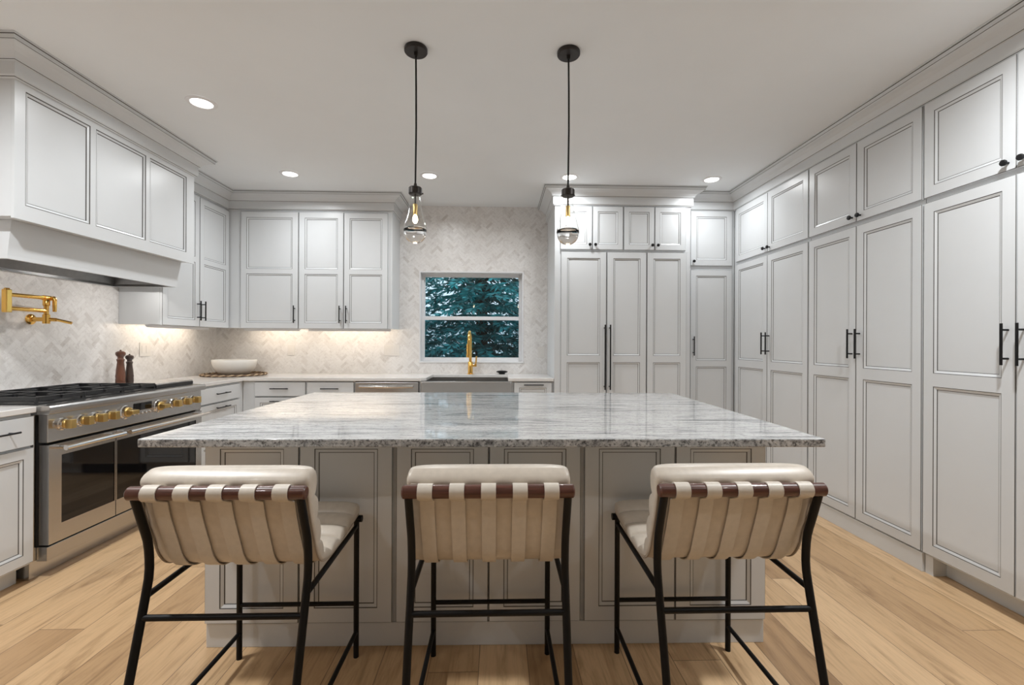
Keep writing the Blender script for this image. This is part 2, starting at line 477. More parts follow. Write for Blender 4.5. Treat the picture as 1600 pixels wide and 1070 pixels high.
def make_door(parent, x0, x1, z0, z1, y=0.0, rails=(), name='door', fw=0.057):
    """door from (x0,z0) to (x1,z1) on the plane y of its cabinet; rails: (za, zb) of middle rails in cabinet z"""
    w, h = x1 - x0, z1 - z0
    cuts = [fw] + [q - z0 for r in rails for q in r] + [h - fw]
    panels = [(fw, w - fw, cuts[k], cuts[k + 1]) for k in range(0, len(cuts), 2)] if fw else []
    o = door_mb(w, h, panels).build(name, ['paint', 'glaze'], parent)
    o.location = (x0, y, z0)
    return o
def pull(parent, x, z, L=0.19, vertical=True, r=0.0058, stand=0.034, y=-0.020, mat='black'):
    mb = MB()
    d = Vector((0, 0, 1)) if vertical else Vector((1, 0, 0))
    c = Vector((x, y - stand, z))
    mb.cyl(c - d * L / 2, c + d * L / 2, r, 12)
    for s in (-1, 1):
        q = c + d * (s * (L / 2 - min(.03, L * .16)))
        mb.cyl(q, q + Vector((0, stand, 0)), r * 0.8, 10)
    return mb.build('handle', mat, parent, smooth=40)
def knob(parent, x, z, y=-0.020):
    mb = MB()
    mb.lathe([(0.0055, 0), (0.0055, -.014), (0.0135, -.019), (0.0150, -.025), (0.0125, -.031), (0.004, -.033)], (x, y, z), 20, axis='y')
    return mb.build('knob', 'black', parent, smooth=50)
def carcass(parent, W, D, z0, z1, name='carcass'):
    """box behind the doors: local x 0..W, y 0..D"""
    return MB().box(0, W, 0.0005, D, z0, z1).build(name, 'paint', parent)
Z_LO, Z_MID, Z_UP, Z_TOP = 0.115, 2.028, 2.056, 2.572

# ---- tall pantry run on the right wall (each faces -X): local x runs from far to near
DEPTH = XR - RX - .002
def pantry(label, y_far, y_near, y_mid, toe, n_far=0.0):
    t = thing('tall_pantry_cabinet', label, 'cabinet', (RX, y_far + n_far, 0), -PI / 2, 'tall pantry cabinets along the right wall')
    W = y_far + n_far - y_near
    t_local = lambda y: y_far + n_far - y
    carcass(t, W, DEPTH, 0.10 if toe else 0.0, 2.62)
    if toe:
        MB().box(0, W, .075, DEPTH, 0, 0.0995).build('toe_kick', 'paint', t)
        MB().box(0, .045, 0.0005, .075, 0, 0.0995).build('base_return', 'paint', t)
    else:
        mb = MB(); mb.box(n_far, W - .002, -.012, 0.0, 0, 0.105)
        mb.build('base_board', 'paint', t, bevel=.002)
    g = 0.0035
    xm = t_local(y_mid); xa = n_far
    for k, (a, b_) in enumerate(((xa + g, xm - g / 2), (xm + g / 2, W - g))):
        d = make_door(t, a, b_, Z_LO, Z_MID, rails=((1.03, 1.10),))
        pull(d, (b_ - a - .030) if k == 0 else .030, 1.258 - Z_LO, 0.192)
        u = make_door(t, a, b_, Z_UP, Z_TOP)
        knob(u, (b_ - a - .032) if k == 0 else .032, 0.034)
    return t
pantry('light grey tall pantry cabinet in the far right corner, next to the tall end cabinet', 4.42, 3.366, 3.889, False, 0.056)
pantry('light grey tall pantry cabinet between the corner pantry and the nearest one, flush base board', 3.362, 2.441, 2.905, False)
pantry('nearest light grey tall pantry cabinet on the right wall, with a recessed dark toe kick', 2.437, 1.524, 1.985, True)

# ---- end cabinet, refrigerator and cupboards on the back wall
def facing(name, label, cat, x, y, group=None): return thing(name, label, cat, (x, y, 0), 0, group)
t = facing('tall_end_cabinet', 'narrow single door tall cabinet set back in the corner, right of the refrigerator', 'cabinet', FX1 + .004, PY)
W = RX - FX1 - .006
carcass(t, W, YB - PY - .002, 0, 2.62)
MB().box(0, W, -.012, 0, 0, .105).build('base_board', 'paint', t, bevel=.002)
d = make_door(t, .043, W - .03, Z_LO, 1.985, rails=((1.025, 1.085),)); pull(d, .026, 1.23 - Z_LO, .19)
d = make_door(t, .043, W - .03, 2.028, Z_TOP); knob(d, .026, .04)

FD = YB - FY - .002
t = facing('refrigerator', 'panelled built-in refrigerator with two tall doors and long black handles', 'refrigerator', FX0, FY)
MB().box(0, .885, 0.0005, FD, .0, 2.138).build('body', 'paint', t)
MB().box(0.05, .885, -.012, 0, 0, .10).build('toe_grille', 'paint', t, bevel=.002)
for k, (a, b_) in enumerate(((.058, .495), (.503, .884))):
    d = make_door(t, a, b_, .11, 2.130, rails=((1.07, 1.135),), fw=.060)
    pull(d, (b_ - a - .018) if k == 0 else .024, 1.12 - .11, .62, r=.007, stand=.045)
t = facing('tall_filler_cabinet', 'tall handleless panel door cabinet directly right of the refrigerator handles', 'cabinet', FX0 + .888, FY)
W = FX1 - FX0 - .888
MB().box(0, W, 0.0005, FD, .0, 2.138).build('carcass', 'paint', t)
MB().box(0, W - .02, -.012, 0, 0, .10).build('base_board', 'paint', t, bevel=.002)
make_door(t, .004, W - .045, .11, 2.130, rails=((1.07, 1.135),), fw=.060)
for k, (x0, x1, wd, lab) in enumerate(((FX0, 1.2025, (.052, .356, .362, .655), 'short two door cupboard above the refrigerator, behind the right pendant'),
                                    (1.2035, FX1, (.004, .300, .306, .606), 'short two door cupboard at top, next to the tall end cabinet'))):
    t = facing('over_refrigerator_cupboard', lab, 'cabinet', x0, FY, 'cupboards above the refrigerator')
    MB().box(0, x1 - x0, 0.0005, FD, 2.139, 2.62).build('carcass', 'paint', t)
    for q in (0, 1):
        d = make_door(t, wd[2 * q], wd[2 * q + 1], 2.152, 2.568, fw=.050)
        knob(d, (wd[2 * q + 1] - wd[2 * q] - .024) if q == 0 else .024, .044)

# ---- wall cupboards on the back wall and left wall
def upper(label, loc, rz, W, D, doors, rail=(1.936, 1.985), z0=1.388, z1=2.556, hz=1.53):
    t = thing('wall_cabinet', label, 'cabinet', loc, rz, 'two panel wall cabinets over the counter')
    MB().box(0, W, 0.0005, D, z0 + .004, 2.62).build('carcass', 'paint', t)
    for (a, b_, hx) in doors:
        d = make_door(t, a, b_, z0, z1, rails=(rail,))
        if hx: pull(d, (b_ - a - .030) if hx > 0 else .030, hz - z0, .175)
    return t
D = YB - UYB - .002
upper('single door wall cabinet on the back wall, in the corner above the white bowl', (UXL + .002, UYB, 0), 0, .706, D, [(.134, .701, 1)])
upper('double door wall cabinet on the back wall, beside the window', (-2.003, UYB, 0), 0, .928, D, [(.004, .445, 1), (.450, .888, -1)])
upper('double door wall cabinet on the left wall, just past the range hood', (UXL, HY1 + .002, 0), PI / 2, UYB - HY1 - .004, UXL - XL - .002,
      [(.004, .455, 1), (.461, .905, -1)], rail=(1.960, 2.008))

# ------------------------------------------------------------------ range hood
t = thing('range_hood', 'large white panelled range hood over the stove with a dark liner', 'range hood', (HX, HY0, 0), PI / 2)
HW, HD = HY1 - HY0 - .002, HX - XL - .002       # local x 0..HW (away), y 0..HD (to the wall)
mb = MB()
mb.box(0, HW, 0.0165, HD, 1.885, 2.70)
mb.build('box', 'paint', t)
# front face board with three recessed panels (bottom rail wide)
fb = MB(); T = 0.016
def hood_face(mb, w, z0, z1, pans, y0, t_):
    e = 0
    zs_ = [z0, pans[0][2], pans[0][3], z1]
    xs_ = [0]
    for p_ in pans: xs_ += [p_[0], p_[1]]
    xs_.append(w)
    for i in range(len(xs_) - 1):
        for j in range(3):
            if i % 2 == 1 and j == 1: continue
            mb.quad([(xs_[i], y0, zs_[j]), (xs_[i + 1], y0, zs_[j]), (xs_[i + 1], y0, zs_[j + 1]), (xs_[i], y0, zs_[j + 1])])
    for (x0, x1, za, zb) in pans:
        prev = None
        for ins_, dep, mi in ((0, 0, 0), (.005, .003, 1), (.016, .007, 0), (.020, .011, 1)):
            rg = [(x0 + ins_, y0 + dep, za + ins_), (x1 - ins_, y0 + dep, za + ins_), (x1 - ins_, y0 + dep, zb - ins_), (x0 + ins_, y0 + dep, zb - ins_)]
            if prev:
                for k in range(4): mb.quad([prev[k], prev[(k + 1) % 4], rg[(k + 1) % 4], rg[k]], mi)
            prev = rg
        mb.quad(prev)
    for (a, b_) in (((0, z0), (w, z0)), ((w, z0), (w, z1)), ((w, z1), (0, z1)), ((0, z1), (0, z0))):
        mb.quad([(a[0], y0, a[1]), (b_[0], y0, b_[1]), (b_[0], y0 + t_, b_[1]), (a[0], y0 + t_, a[1])])
hood_face(fb, HW, 1.876, 2.60, [(.054, .428, 1.952, 2.540), (.466, .858, 1.952, 2.540), (.893, 1.268, 1.952, 2.540)], 0.0, T)
fb.build('front_panel', ['paint', 'glaze'], t)
# sloping skirt under the box, open below, with liner
sk = MB()
a0, b0 = (.070, .085), (.065, .100)       # (x inset, y) at top and bottom of the skirt
top = [(a0[0], a0[1]), (HW - .022, a0[1]), (HW - .022, HD), (a0[0], HD)]
bot = [(b0[0], b0[1]), (HW - .045, b0[1]), (HW - .045, HD), (b0[0], HD)]
def rngs(lst, z): return [(x, y, z) for x, y in lst]
th = .018
topi = [(top[0][0] + th, top[0][1] + th), (top[1][0] - th, top[1][1] + th), (top[2][0] - th, top[2][1] - th), (top[3][0] + th, top[3][1] - th)]
boti = [(bot[0][0] + th, bot[0][1] + th), (bot[1][0] - th, bot[1][1] + th), (bot[2][0] - th, bot[2][1] - th), (bot[3][0] + th, bot[3][1] - th)]
sk.loft([rngs(top, 1.884), rngs(bot, 1.700), rngs(bot, 1.682), rngs(boti, 1.682), rngs(boti, 1.70), rngs(topi, 1.884)], True, False)
sk.build('skirt', 'paint', t)
ln = MB()
li = [(x + (.004 if i in (0, 3) else -.004), y + (.004 if i < 2 else -.004)) for i, (x, y) in enumerate(boti)]
lt = [(x + (.05 if i in (0, 3) else -.05), y + (.05 if i < 2 else -.05)) for i, (x, y) in enumerate(boti)]
ln.loft([rngs(li, 1.684), rngs(li, 1.70), rngs(lt, 1.80)], True, False)
ln.quad(rngs(lt, 1.80))
lo = ln.build('liner', 'steel_dark', t)
bf = MB()
for k in range(4):
    x0 = lt[0][0] + .06 + k * .265
    bf.box(x0, x0 + .235, lt[0][1] + .06, lt[2][1] - .06, 1.783, 1.797)
bf.build('baffle_filter', 'steel_dark', lo, bevel=.003)
for k in range(2):
    lx = (.24, HW - .24)[k]
    hl = MB(); hl.lathe([(.001, 0), (.028, 0), (.034, -.004), (.036, .004), (.0, .006)], (lx, .145, 1.776), 24)
    hl.build('hood_lamp', 'lamp_white', lo, smooth=40)
    ld = bpy.data.lights.new('hood_lamp_light', 'AREA'); ld.shape = 'DISK'; ld.size = .055; ld.energy = HOOD_W; ld.color = (1, .97, .93)
    o = bpy.data.objects.new('light', ld); COL.objects.link(o); o.parent = lo; o.location = (lx, .145, 1.768); o.rotation_euler = (R(14), 0, 0)

# ------------------------------------------------------------------ base cabinets and counters
CT0, CT1 = 0.884, 0.914
BY, LX = 4.40, -2.42           # base cabinet faces on the back and left walls
def base_cab(label, loc, rz, W, D, fronts, group='base cabinets under the white counter'):
    """fronts: (kind, x0, x1, z0, z1, handle)"""
    t = thing('base_cabinet', label, 'cabinet', loc, rz, group)
    MB().box(0, W, 0.0005, D, .10, CT0 - .001).build('carcass', 'paint', t)
    MB().box(0, W, .07, D, 0, .0995).build('toe_kick', 'paint', t)
    for kind, x0, x1, z0, z1, hd in fronts:
        d = make_door(t, x0, x1, z0, z1, name=kind, fw=0 if kind == 'drawer' and z1 - z0 < .2 else .05)
        if kind == 'drawer': pull(d, (x1 - x0) / 2, (z1 - z0) * (.55 if z1 - z0 < .2 else .88), .17 if x1 - x0 < .5 else .19, vertical=False, r=.005, stand=.028)
        elif hd: pull(d, (x1 - x0 - .03) if hd > 0 else .03, z1 - z0 - .14, .17)
    return t
DB, DL = YB - BY - .002, LX - XL - .002
near = base_cab('base cabinet with one drawer over a panel door, at the near left of the stove', (LX, 1.72, 0), PI / 2, .715, DL,
    [('drawer', .004, .352, .715, .868, 0), ('drawer', .358, .712, .715, .868, 0), ('door', .004, .352, .115, .705, 1), ('door', .358, .712, .115, .705, 0)])
base_cab('base cabinet of drawers at the left wall corner, right of the stove', (LX, 3.735, 0), PI / 2, BY - 3.735, DL,
    [('drawer', .01, .575, .735, .868, 0), ('drawer', .01, .575, .425, .725, 0), ('drawer', .01, .575, .115, .415, 0)])
x0 = LX + .002
base_cab('drawer base cabinet on the back wall at the corner, under the woven mat side', (x0, BY, 0), 0, -1.820 - x0, DB,
    [('drawer', -2.300 - x0, -1.826 - x0, .738, .872, 0), ('drawer', -2.300 - x0, -1.826 - x0, .43, .728, 0), ('drawer', -2.300 - x0, -1.826 - x0, .115, .42, 0)])
base_cab('drawer base cabinet on the back wall touching the dishwasher', (-1.818, BY, 0), 0, .453, DB,
    [('drawer', .005, .447, .738, .872, 0), ('drawer', .005, .447, .43, .728, 0), ('drawer', .005, .447, .115, .42, 0)])
t = base_cab('sink base cabinet below the steel apron sink', (-.752, BY, 0), 0, .902, DB,
    [('door', .02, .448, .115, .62, 1), ('door', .454, .882, .115, .62, -1)])
for o in list(t.children):
    if o.name.startswith('carcass'): bpy.data.objects.remove(o)
mb = MB(); mb.box(0, .902, 0.0005, DB, .10, .635); mb.box(0, .014, 0.0005, DB, .635, CT0 - .001); mb.box(.888, .902, 0.0005, DB, .635, CT0 - .001)
mb.build('carcass', 'paint', t)
t = base_cab('narrow pull-out base cabinet with panel front, between the sink and the refrigerator', (.152, BY, 0), 0, FX0 - .154, DB, [])
d = make_door(t, .005, .370, .115, .872, fw=.05); pull(d, .19, .735, .19, vertical=False, r=.005, stand=.028)

# dishwasher
t = thing('dishwasher', 'stainless steel dishwasher with a bowed bar handle beside the sink', 'dishwasher', (-1.363, BY, 0), 0)
MB().box(0, .608, .001, DB, .10, CT0 - .002).build('body', 'steel_dark', t)
MB().box(0.02, .588, .06, DB, 0, .0995).build('toe_kick', 'black', t)
dd = MB().box(.004, .604, -.022, 0, .105, .872).build('door', 'steel', t, bevel=.004)
mb = MB(); pts = []
for k in range(13):
    s = k / 12; pts.append((.05 + .505 * s, -.045 - .03 * math.sin(PI * s), .832))
mb.tube(pts, .0125, 12); mb.cyl((.06, -.05, .832), (.06, -.02, .832), .009, 10); mb.cyl((.545, -.05, .832), (.545, -.02, .832), .009, 10)
mb.build('handle', 'chrome', dd, smooth=40)

# counters
def slab(mb, poly, z0=CT0, z1=CT1, holes=()): mb.prism(poly, z0, z1, axis='z')
CB, CL = BY - .030, LX + .025          # slab front edges
c = MB(); slab(c, [(XL + .001, 1.70), (CL, 1.70), (CL, 2.440), (XL + .001, 2.440)])
tag(c.build('countertop', 'quartz', None, bevel=.003), 'white quartz counter slab at the near left of the stove', 'countertop')
SX0, SX1, SY1 = -.690, .100, 4.86      # cut-out over the sink
c = MB(); slab(c, [(XL + .001, 3.732), (CL, 3.732), (CL, CB), (SX0 - .055, CB), (SX0, CB + .055), (SX0, SY1), (SX1, SY1), (SX1, CB), (FX0 - .002, CB), (FX0 - .002, YB - .001), (XL + .001, YB - .001)])
tag(c.build('countertop', 'quartz', None, bevel=.003), 'white quartz L-shaped counter slab running round the corner to the refrigerator', 'countertop')

# sink
t = thing('apron_sink', 'stainless steel apron front sink under the window', 'sink', (-.3, BY, 0), 0)
s0, s1 = SX0 + .3 - .018, SX1 + .3 + .018
mb = MB(); mb.box(-.438, .436, -.034, -.006, .640, CT0 - .002); mb.build('apron', 'steel', t, bevel=.012, seg=4)
mb = MB()
def bowl(mb, x0, x1, y0, y1, zb, zt, th=.004):
    mb.loft([[(x0, y0, zt), (x1, y0, zt), (x1, y1, zt), (x0, y1, zt)], [(x0, y0, zb), (x1, y0, zb), (x1, y1, zb), (x0, y1, zb)]], True, False)
    mb.quad([(x0, y0, zb), (x1, y0, zb), (x1, y1, zb), (x0, y1, zb)])
bowl(mb, s0 + .01, s1 - .01, -.004, .470, .66, CT0 - .002)
bowl(mb, s0, s1, -.006, .480, .645, CT0 - .002)
for (xa, xb, ya, yb) in ((s0, s0 + .01, -.006, .48), (s1 - .01, s1, -.006, .48), (s0, s1, .470, .480)):
    mb.quad([(xa, ya, CT0 - .002), (xb, ya, CT0 - .002), (xb, yb, CT0 - .002), (xa, yb, CT0 - .002)])
mb.build('basin', 'steel', t)

# faucet
t = thing('kitchen_faucet', 'tall gold pull-down kitchen faucet at the window sink', 'faucet', (-.296, 4.915, CT1), 0)
mb = MB(); mb.lathe([(.034, 0), (.034, .006), (.026, .010), (.026, .13), (.023, .135), (.0, .135)], seg=24); mb.build('base', 'brass', t, smooth=40)
mb = MB(); pts = [(0, 0, .13), (0, 0, .35)]
for k in range(1, 13):
    a = PI * k / 12; pts.append((-.006 * k / 12, -.085 + .085 * math.cos(a), .35 + .105 * math.sin(a)))
pts.append((-.008, -.17, .31))
mb.tube(pts, .0155, 14); mb.build('neck', 'brass', t, smooth=40)
mb = MB(); mb.lathe([(.012, .0), (.023, -.012), (.023, -.11), (.026, -.125), (.021, -.15), (.0, -.15)], (-.008, -.17, .335), 20); mb.build('spray_head', 'brass', t, smooth=40)
mb = MB(); mb.cyl((.02, 0, .095), (.068, -.004, .095), .014, 16); mb.cyl((.058, -.004, .095), (.066, -.004, .195), .0085, 12)
mb.build('lever', 'brass', t, smooth=40)

# black drain cover on the counter
t = thing('soap_dish', 'small black dish standing on the counter behind the sink', 'dish', (.045, 4.925, CT1), 0)
mb = MB(); mb.lathe([(.030, 0), (.034, .004), (.034, .012), (.050, .020), (.052, .034), (.046, .036), (.042, .026), (.0, .022)], seg=24); mb.build('dish', 'black', t, smooth=35)
mb = MB(); mb.box(-.060, .060, -.010, .010, .020, .032); mb.build('grip', 'black', t, bevel=.004)

# ------------------------------------------------------------------ range
RXF, RY0, RY1 = -2.36, 2.452, 3.722
t = thing('gas_range', 'wide stainless steel gas range with double oven doors and brass knobs', 'stove', (RXF, RY0, 0), PI / 2)
RW, RD = RY1 - RY0, RXF - XL - .012      # local x 0..RW away, y 0..RD to the wall
MB().box(0, RW, .062, RD, .10, .868).build('body', 'steel', t, bevel=.003)
MB().box(.010, RW - .010, .0565, .0615, .172, .860).build('gap_shade_plate', 'black', t)  # black plate added behind doors and panels, paints the shade in their gaps
MB().box(.004, RW - .004, .085, RD, .0, .098).build('kick_plate', 'steel', t, bevel=.002)
MB().box(.016, RW - .016, .004, .0615, .095, .170).build('lower_panel', 'steel', t, bevel=.003)
MB().box(.016, RW - .016, .006, .056, .718, .868).build('control_panel', 'steel', t, bevel=.003)
mb = MB(); mb.prism([(-.020, .872), (-.022, .890), (-.022, .905), (-.014, .914), (.10, .918), (RD, .918), (RD, .868), (-.010, .868)], 0, RW)
top = mb.build('cooktop', 'steel', t, bevel=.002)
MB().box(.02, .866, .075, RD - .05, .9185, .923).build('burner_tray', 'iron', top)
MB().box(0, RW, RD - .04, RD, .9185, .945).build('back_guard', 'steel', top, bevel=.003)
# doors
def oven_door(x0, x1, gx0, gx1, lab=None):
    d = MB()
    z0, z1, y0, y1 = .179, .705, 0.0, .056
    ga, gb = .272, .640
    xs_, zs_ = [x0, gx0, gx1, x1], [z0, ga, gb, z1]
    for i in range(3):
        for j in range(3):
            if (i == 1 and j == 1) or xs_[i + 1] - xs_[i] < 1e-4: continue
            d.quad([(xs_[i], y0, zs_[j]), (xs_[i + 1], y0, zs_[j]), (xs_[i + 1], y0, zs_[j + 1]), (xs_[i], y0, zs_[j + 1])])
    for (a, b_) in (((x0, z0), (x1, z0)), ((x1, z0), (x1, z1)), ((x1, z1), (x0, z1)), ((x0, z1), (x0, z0))):
        d.quad([(a[0], y0, a[1]), (b_[0], y0, b_[1]), (b_[0], y1, b_[1]), (a[0], y1, a[1])])
    d.quad([(x0, y1, z0), (x1, y1, z0), (x1, y1, z1), (x0, y1, z1)])
    do = d.build('oven_door', 'steel', t)
    MB().box(gx0, gx1, .003, .010, ga, gb).build('glass', 'oven_glass', do)
    h = MB(); hy, hz = -.060, .686
    h.cyl((x0 + .03, hy, hz), (x1 - .004, hy, hz), .0135, 16)
    for xx in (x0 + .05, x1 - .03):
        h.cyl((xx, hy, hz), (xx, 0, hz), .010, 12)
    h.build('handle', 'chrome', do, smooth=40)
oven_door(.018, .436, .088, .430)
oven_door(.441, RW - .018, .447, RW - .085)
# knobs
KZ = .806
def range_knob(x, big):
    s = 1.3 if big else 1.0
    k = MB(); k.lathe([(.034 * s, 0), (.034 * s, -.008), (.029 * s, -.012), (.027 * s, -.024), (.0, -.024)], (x, .006, KZ), 28, axis='y')
    ko = k.build('knob', 'chrome', t, smooth=35)
    q = MB(); q.lathe([(.024 * s, -.024), (.024 * s, -.030), (.021 * s, -.034), (.0, -.034)], (x, .006, KZ), 24, axis='y')
    if big:
        q.prism([(-.0415, KZ - .015), (-.068, KZ - .012), (-.068, KZ + .012), (-.0415, KZ + .015), (-.028, KZ + .015), (-.028, KZ - .015)], x - .028, x + .028)
    else:
        q.prism([(-.026, KZ - .024), (-.060, KZ - .0235), (-.060, KZ + .0235), (-.026, KZ + .024)], x - .016, x + .016)
    q.build('grip', 'satin_brass', ko, smooth=30, bevel=.002)
for yk, big in ((2.545, 0), (2.655, 0), (2.745, 0), (2.832, 0), (2.960, 1), (3.240, 1), (3.380, 0), (3.488, 0), (3.592, 0)):
    range_knob(yk - RY0, big)
MB().box(3.035 - RY0, 3.185 - RY0, .001, .006, .800, .848).build('display', 'oven_glass', t, bevel=.002)
for k in range(6):
    mb = MB(); mb.lathe([(.0085, 0), (.0085, -.006), (.006, -.008), (0, -.008)], (3.035 + k * .034 - RY0, .006, .780), 14, axis='y'); mb.build('button', 'chrome', t, smooth=40)
# burners and grates
for i in range(3):
    for j in range(2):
        cx, cy = .167 + i * .279, .185 + j * .265
        mb = MB(); mb.lathe([(.055, .923), (.055, .930), (.044, .932), (.044, .938), (.036, .943), (.0, .944)], (cx, cy, 0), 24); mb.build('burner', 'iron', t, smooth=35)
    x0, x1, y0, y1 = .028 + i * .279, .305 + i * .279, .075, RD - .055
    g = MB(); hz0, hz1, bw = .940, .958, .012
    for (a, b_) in ((x0, x0 + bw), (x1 - bw, x1)): g.box(a, b_, y0, y1, hz0 - .006, hz1)
    for yy in (y0, (y0 + y1) / 2 - bw / 2, y1 - bw): g.box(x0 + bw, x1 - bw, yy, yy + bw, hz0 - .006, hz1)
    for cy in (.185, .45):
        cx = (x0 + x1) / 2
        g.box(x0 + bw, cx - .035, cy - .006, cy + .006, hz0, hz1); g.box(cx + .035, x1 - bw, cy - .006, cy + .006, hz0, hz1)
        g.box(cx - .006, cx + .006, cy - .122, cy - .035, hz0, hz1); g.box(cx - .006, cx + .006, cy + .035, cy + .122, hz0, hz1)
    for (a, b_) in ((x0, y0), (x1 - bw, y0), (x0, y1 - bw), (x1 - bw, y1 - bw)): g.box(a, a + bw, b_, b_ + bw, .923, hz0)
    g.build('grate', 'iron', t, bevel=.002)
gx0, gx1 = .872, RW - .010
mb = MB(); mb.box(gx0, gx1, .072, RD - .05, .9185, .940); gr = mb.build('griddle_base', 'iron', t, bevel=.002)
MB().box(gx0 + .002, gx1 - .002, .074, RD - .045, .9405, .951).build('griddle_cover', 'chrome', t, bevel=.003)

# pot filler on the left wall
t = thing('pot_filler', 'folded gold pot filler tap on the tiled wall over the stove', 'faucet', (XL, 3.045, 1.395), 0)
mb = MB(); mb.lathe([(.034, 0.001), (.034, .006), (.028, .012), (.014, .016), (.014, .10), (0, .10)], (0, 0, 0), 24, axis='x'); mb.build('wall_flange', 'brass', t, smooth=40)
mb = MB(); mb.lathe([(.019, -.028), (.019, .030), (.013, .034), (.013, .085), (.018, .09), (.018, .125), (.014, .13), (0, .13)], (.10, 0, 0), 20); mb.cyl((.10, 0, 0), (.145, .02, -.002), .012, 14)
mb.build('valve_body', 'brass', t, smooth=40)
mb = MB(); mb.cyl((.14, .02, 0), (.215, .05, -.022), .0095, 12); mb.build('lever', 'brass', t, smooth=40)
mb = MB(); mb.cyl((.10, 0, .055), (.10, -.225, .055), .0125, 16); mb.build('lower_arm', 'brass', t, smooth=40)
mb = MB(); mb.box(.084, .116, -.254, -.222, .030, .168); mb.lathe([(.014, .168), (.014, .176), (0, .176)], (.10, -.238, 0), 20); mb.build('elbow', 'brass', t, bevel=.004)
mb = MB(); mb.cyl((.10, -.222, .138), (.10, .02, .138), .0125, 16); mb.cyl((.10, -.02, .138), (.10, .03, .138), .017, 16); mb.build('upper_arm', 'brass', t, smooth=40)
mb = MB(); mb.cyl((.10, .026, .138), (.125, .026, .138), .014, 14); mb.tube([(.12, .026, .146), (.128, .026, .128), (.128, .026, .05)], [.011, .012, .010], 14); mb.build('spout', 'brass', t, smooth=40)

# ------------------------------------------------------------------ island
t = thing('kitchen_island', 'large kitchen island of light grey panel doors below the granite top', 'island', (-.030, 2.363, 0), R(-.6))
IX, IYF, IYB = 1.165, -.462, .715
MB().box(-IX, IX, IYF + .001, IYB, .098, CT0 - .001).build('carcass', 'paint', t)
mb = MB(); mb.box(-IX + .008, IX - .008, IYF - .008, IYB - .04, 0, .0975); mb.build('base_board', 'paint', t, bevel=.002)
UW = 2 * IX / 3
for k in range(3):
    a = -IX + k * UW
    for q in (0, 1):
        xa = a + (.008 if q == 0 else UW / 2 + .002); xb = a + (UW / 2 - .002 if q == 0 else UW - .008)
        make_door(t, xa, xb, .104, CT0 - .006, y=IYF, fw=.060)
c = MB(); c.box(-1.222, 1.222, -.745, .755, CT0, CT1)
c.m = [0, 0, 1, 1, 1, 1]
ct = c.build('island_countertop', ['granite', 'granite_edge'], None, bevel=.004)
ct.location = (-.030, 2.363, 0); ct.rotation_euler = (0, 0, R(-.6))
tag(ct, 'polished grey streaked granite slab on top of the island', 'countertop')

# ------------------------------------------------------------------ bar stools
def smooth_path(pts, n):
    """Catmull-Rom through 2D points, n samples evenly by length"""
    P = [Vector(p_) for p_ in pts]; P = [P[0] * 2 - P[1]] + P + [P[-1] * 2 - P[-2]]
    dense = []
    for i in range(1, len(P) - 2):
        for k in range(24):
            u = k / 24; p0, p1, p2, p3 = P[i - 1:i + 3]
            dense.append(0.5 * ((2 * p1) + (p2 - p0) * u + (2 * p0 - 5 * p1 + 4 * p2 - p3) * u * u + (3 * p1 - p0 - 3 * p2 + p3) * u ** 3))
    dense.append(P[-2])
    L = [0]
    for i in range(1, len(dense)): L.append(L[-1] + (dense[i] - dense[i - 1]).length)
    out = []; j = 0
    for k in range(n):
        s = L[-1] * k / (n - 1)
        while j < len(L) - 2 and L[j + 1] < s: j += 1
        f_ = (s - L[j]) / max(L[j + 1] - L[j], 1e-9)
        out.append(dense[j].lerp(dense[j + 1], min(max(f_, 0), 1)))
    return out, L[-1]
Y0 = 1.50                                     # stool origin in world Y
SLING = [(1.322, .863), (1.335, .825), (1.356, .745), (1.388, .660), (1.412, .602), (1.447, .564), (1.500, .547), (1.600, .545), (1.700, .552), (1.800, .562), (1.850, .567)]
SLING = [(a - Y0, b_) for a, b_ in SLING]
N = 121
back, LEN = smooth_path(SLING, N)
nrm = []
for i in range(N):
    d = (back[min(i + 1, N - 1)] - back[max(i - 1, 0)]).normalized()
    nrm.append(Vector((-d.y, d.x)) if True else None)   # towards the sitter
if nrm[10].x < 0: nrm = [-q for q in nrm]
ROLLS = 9
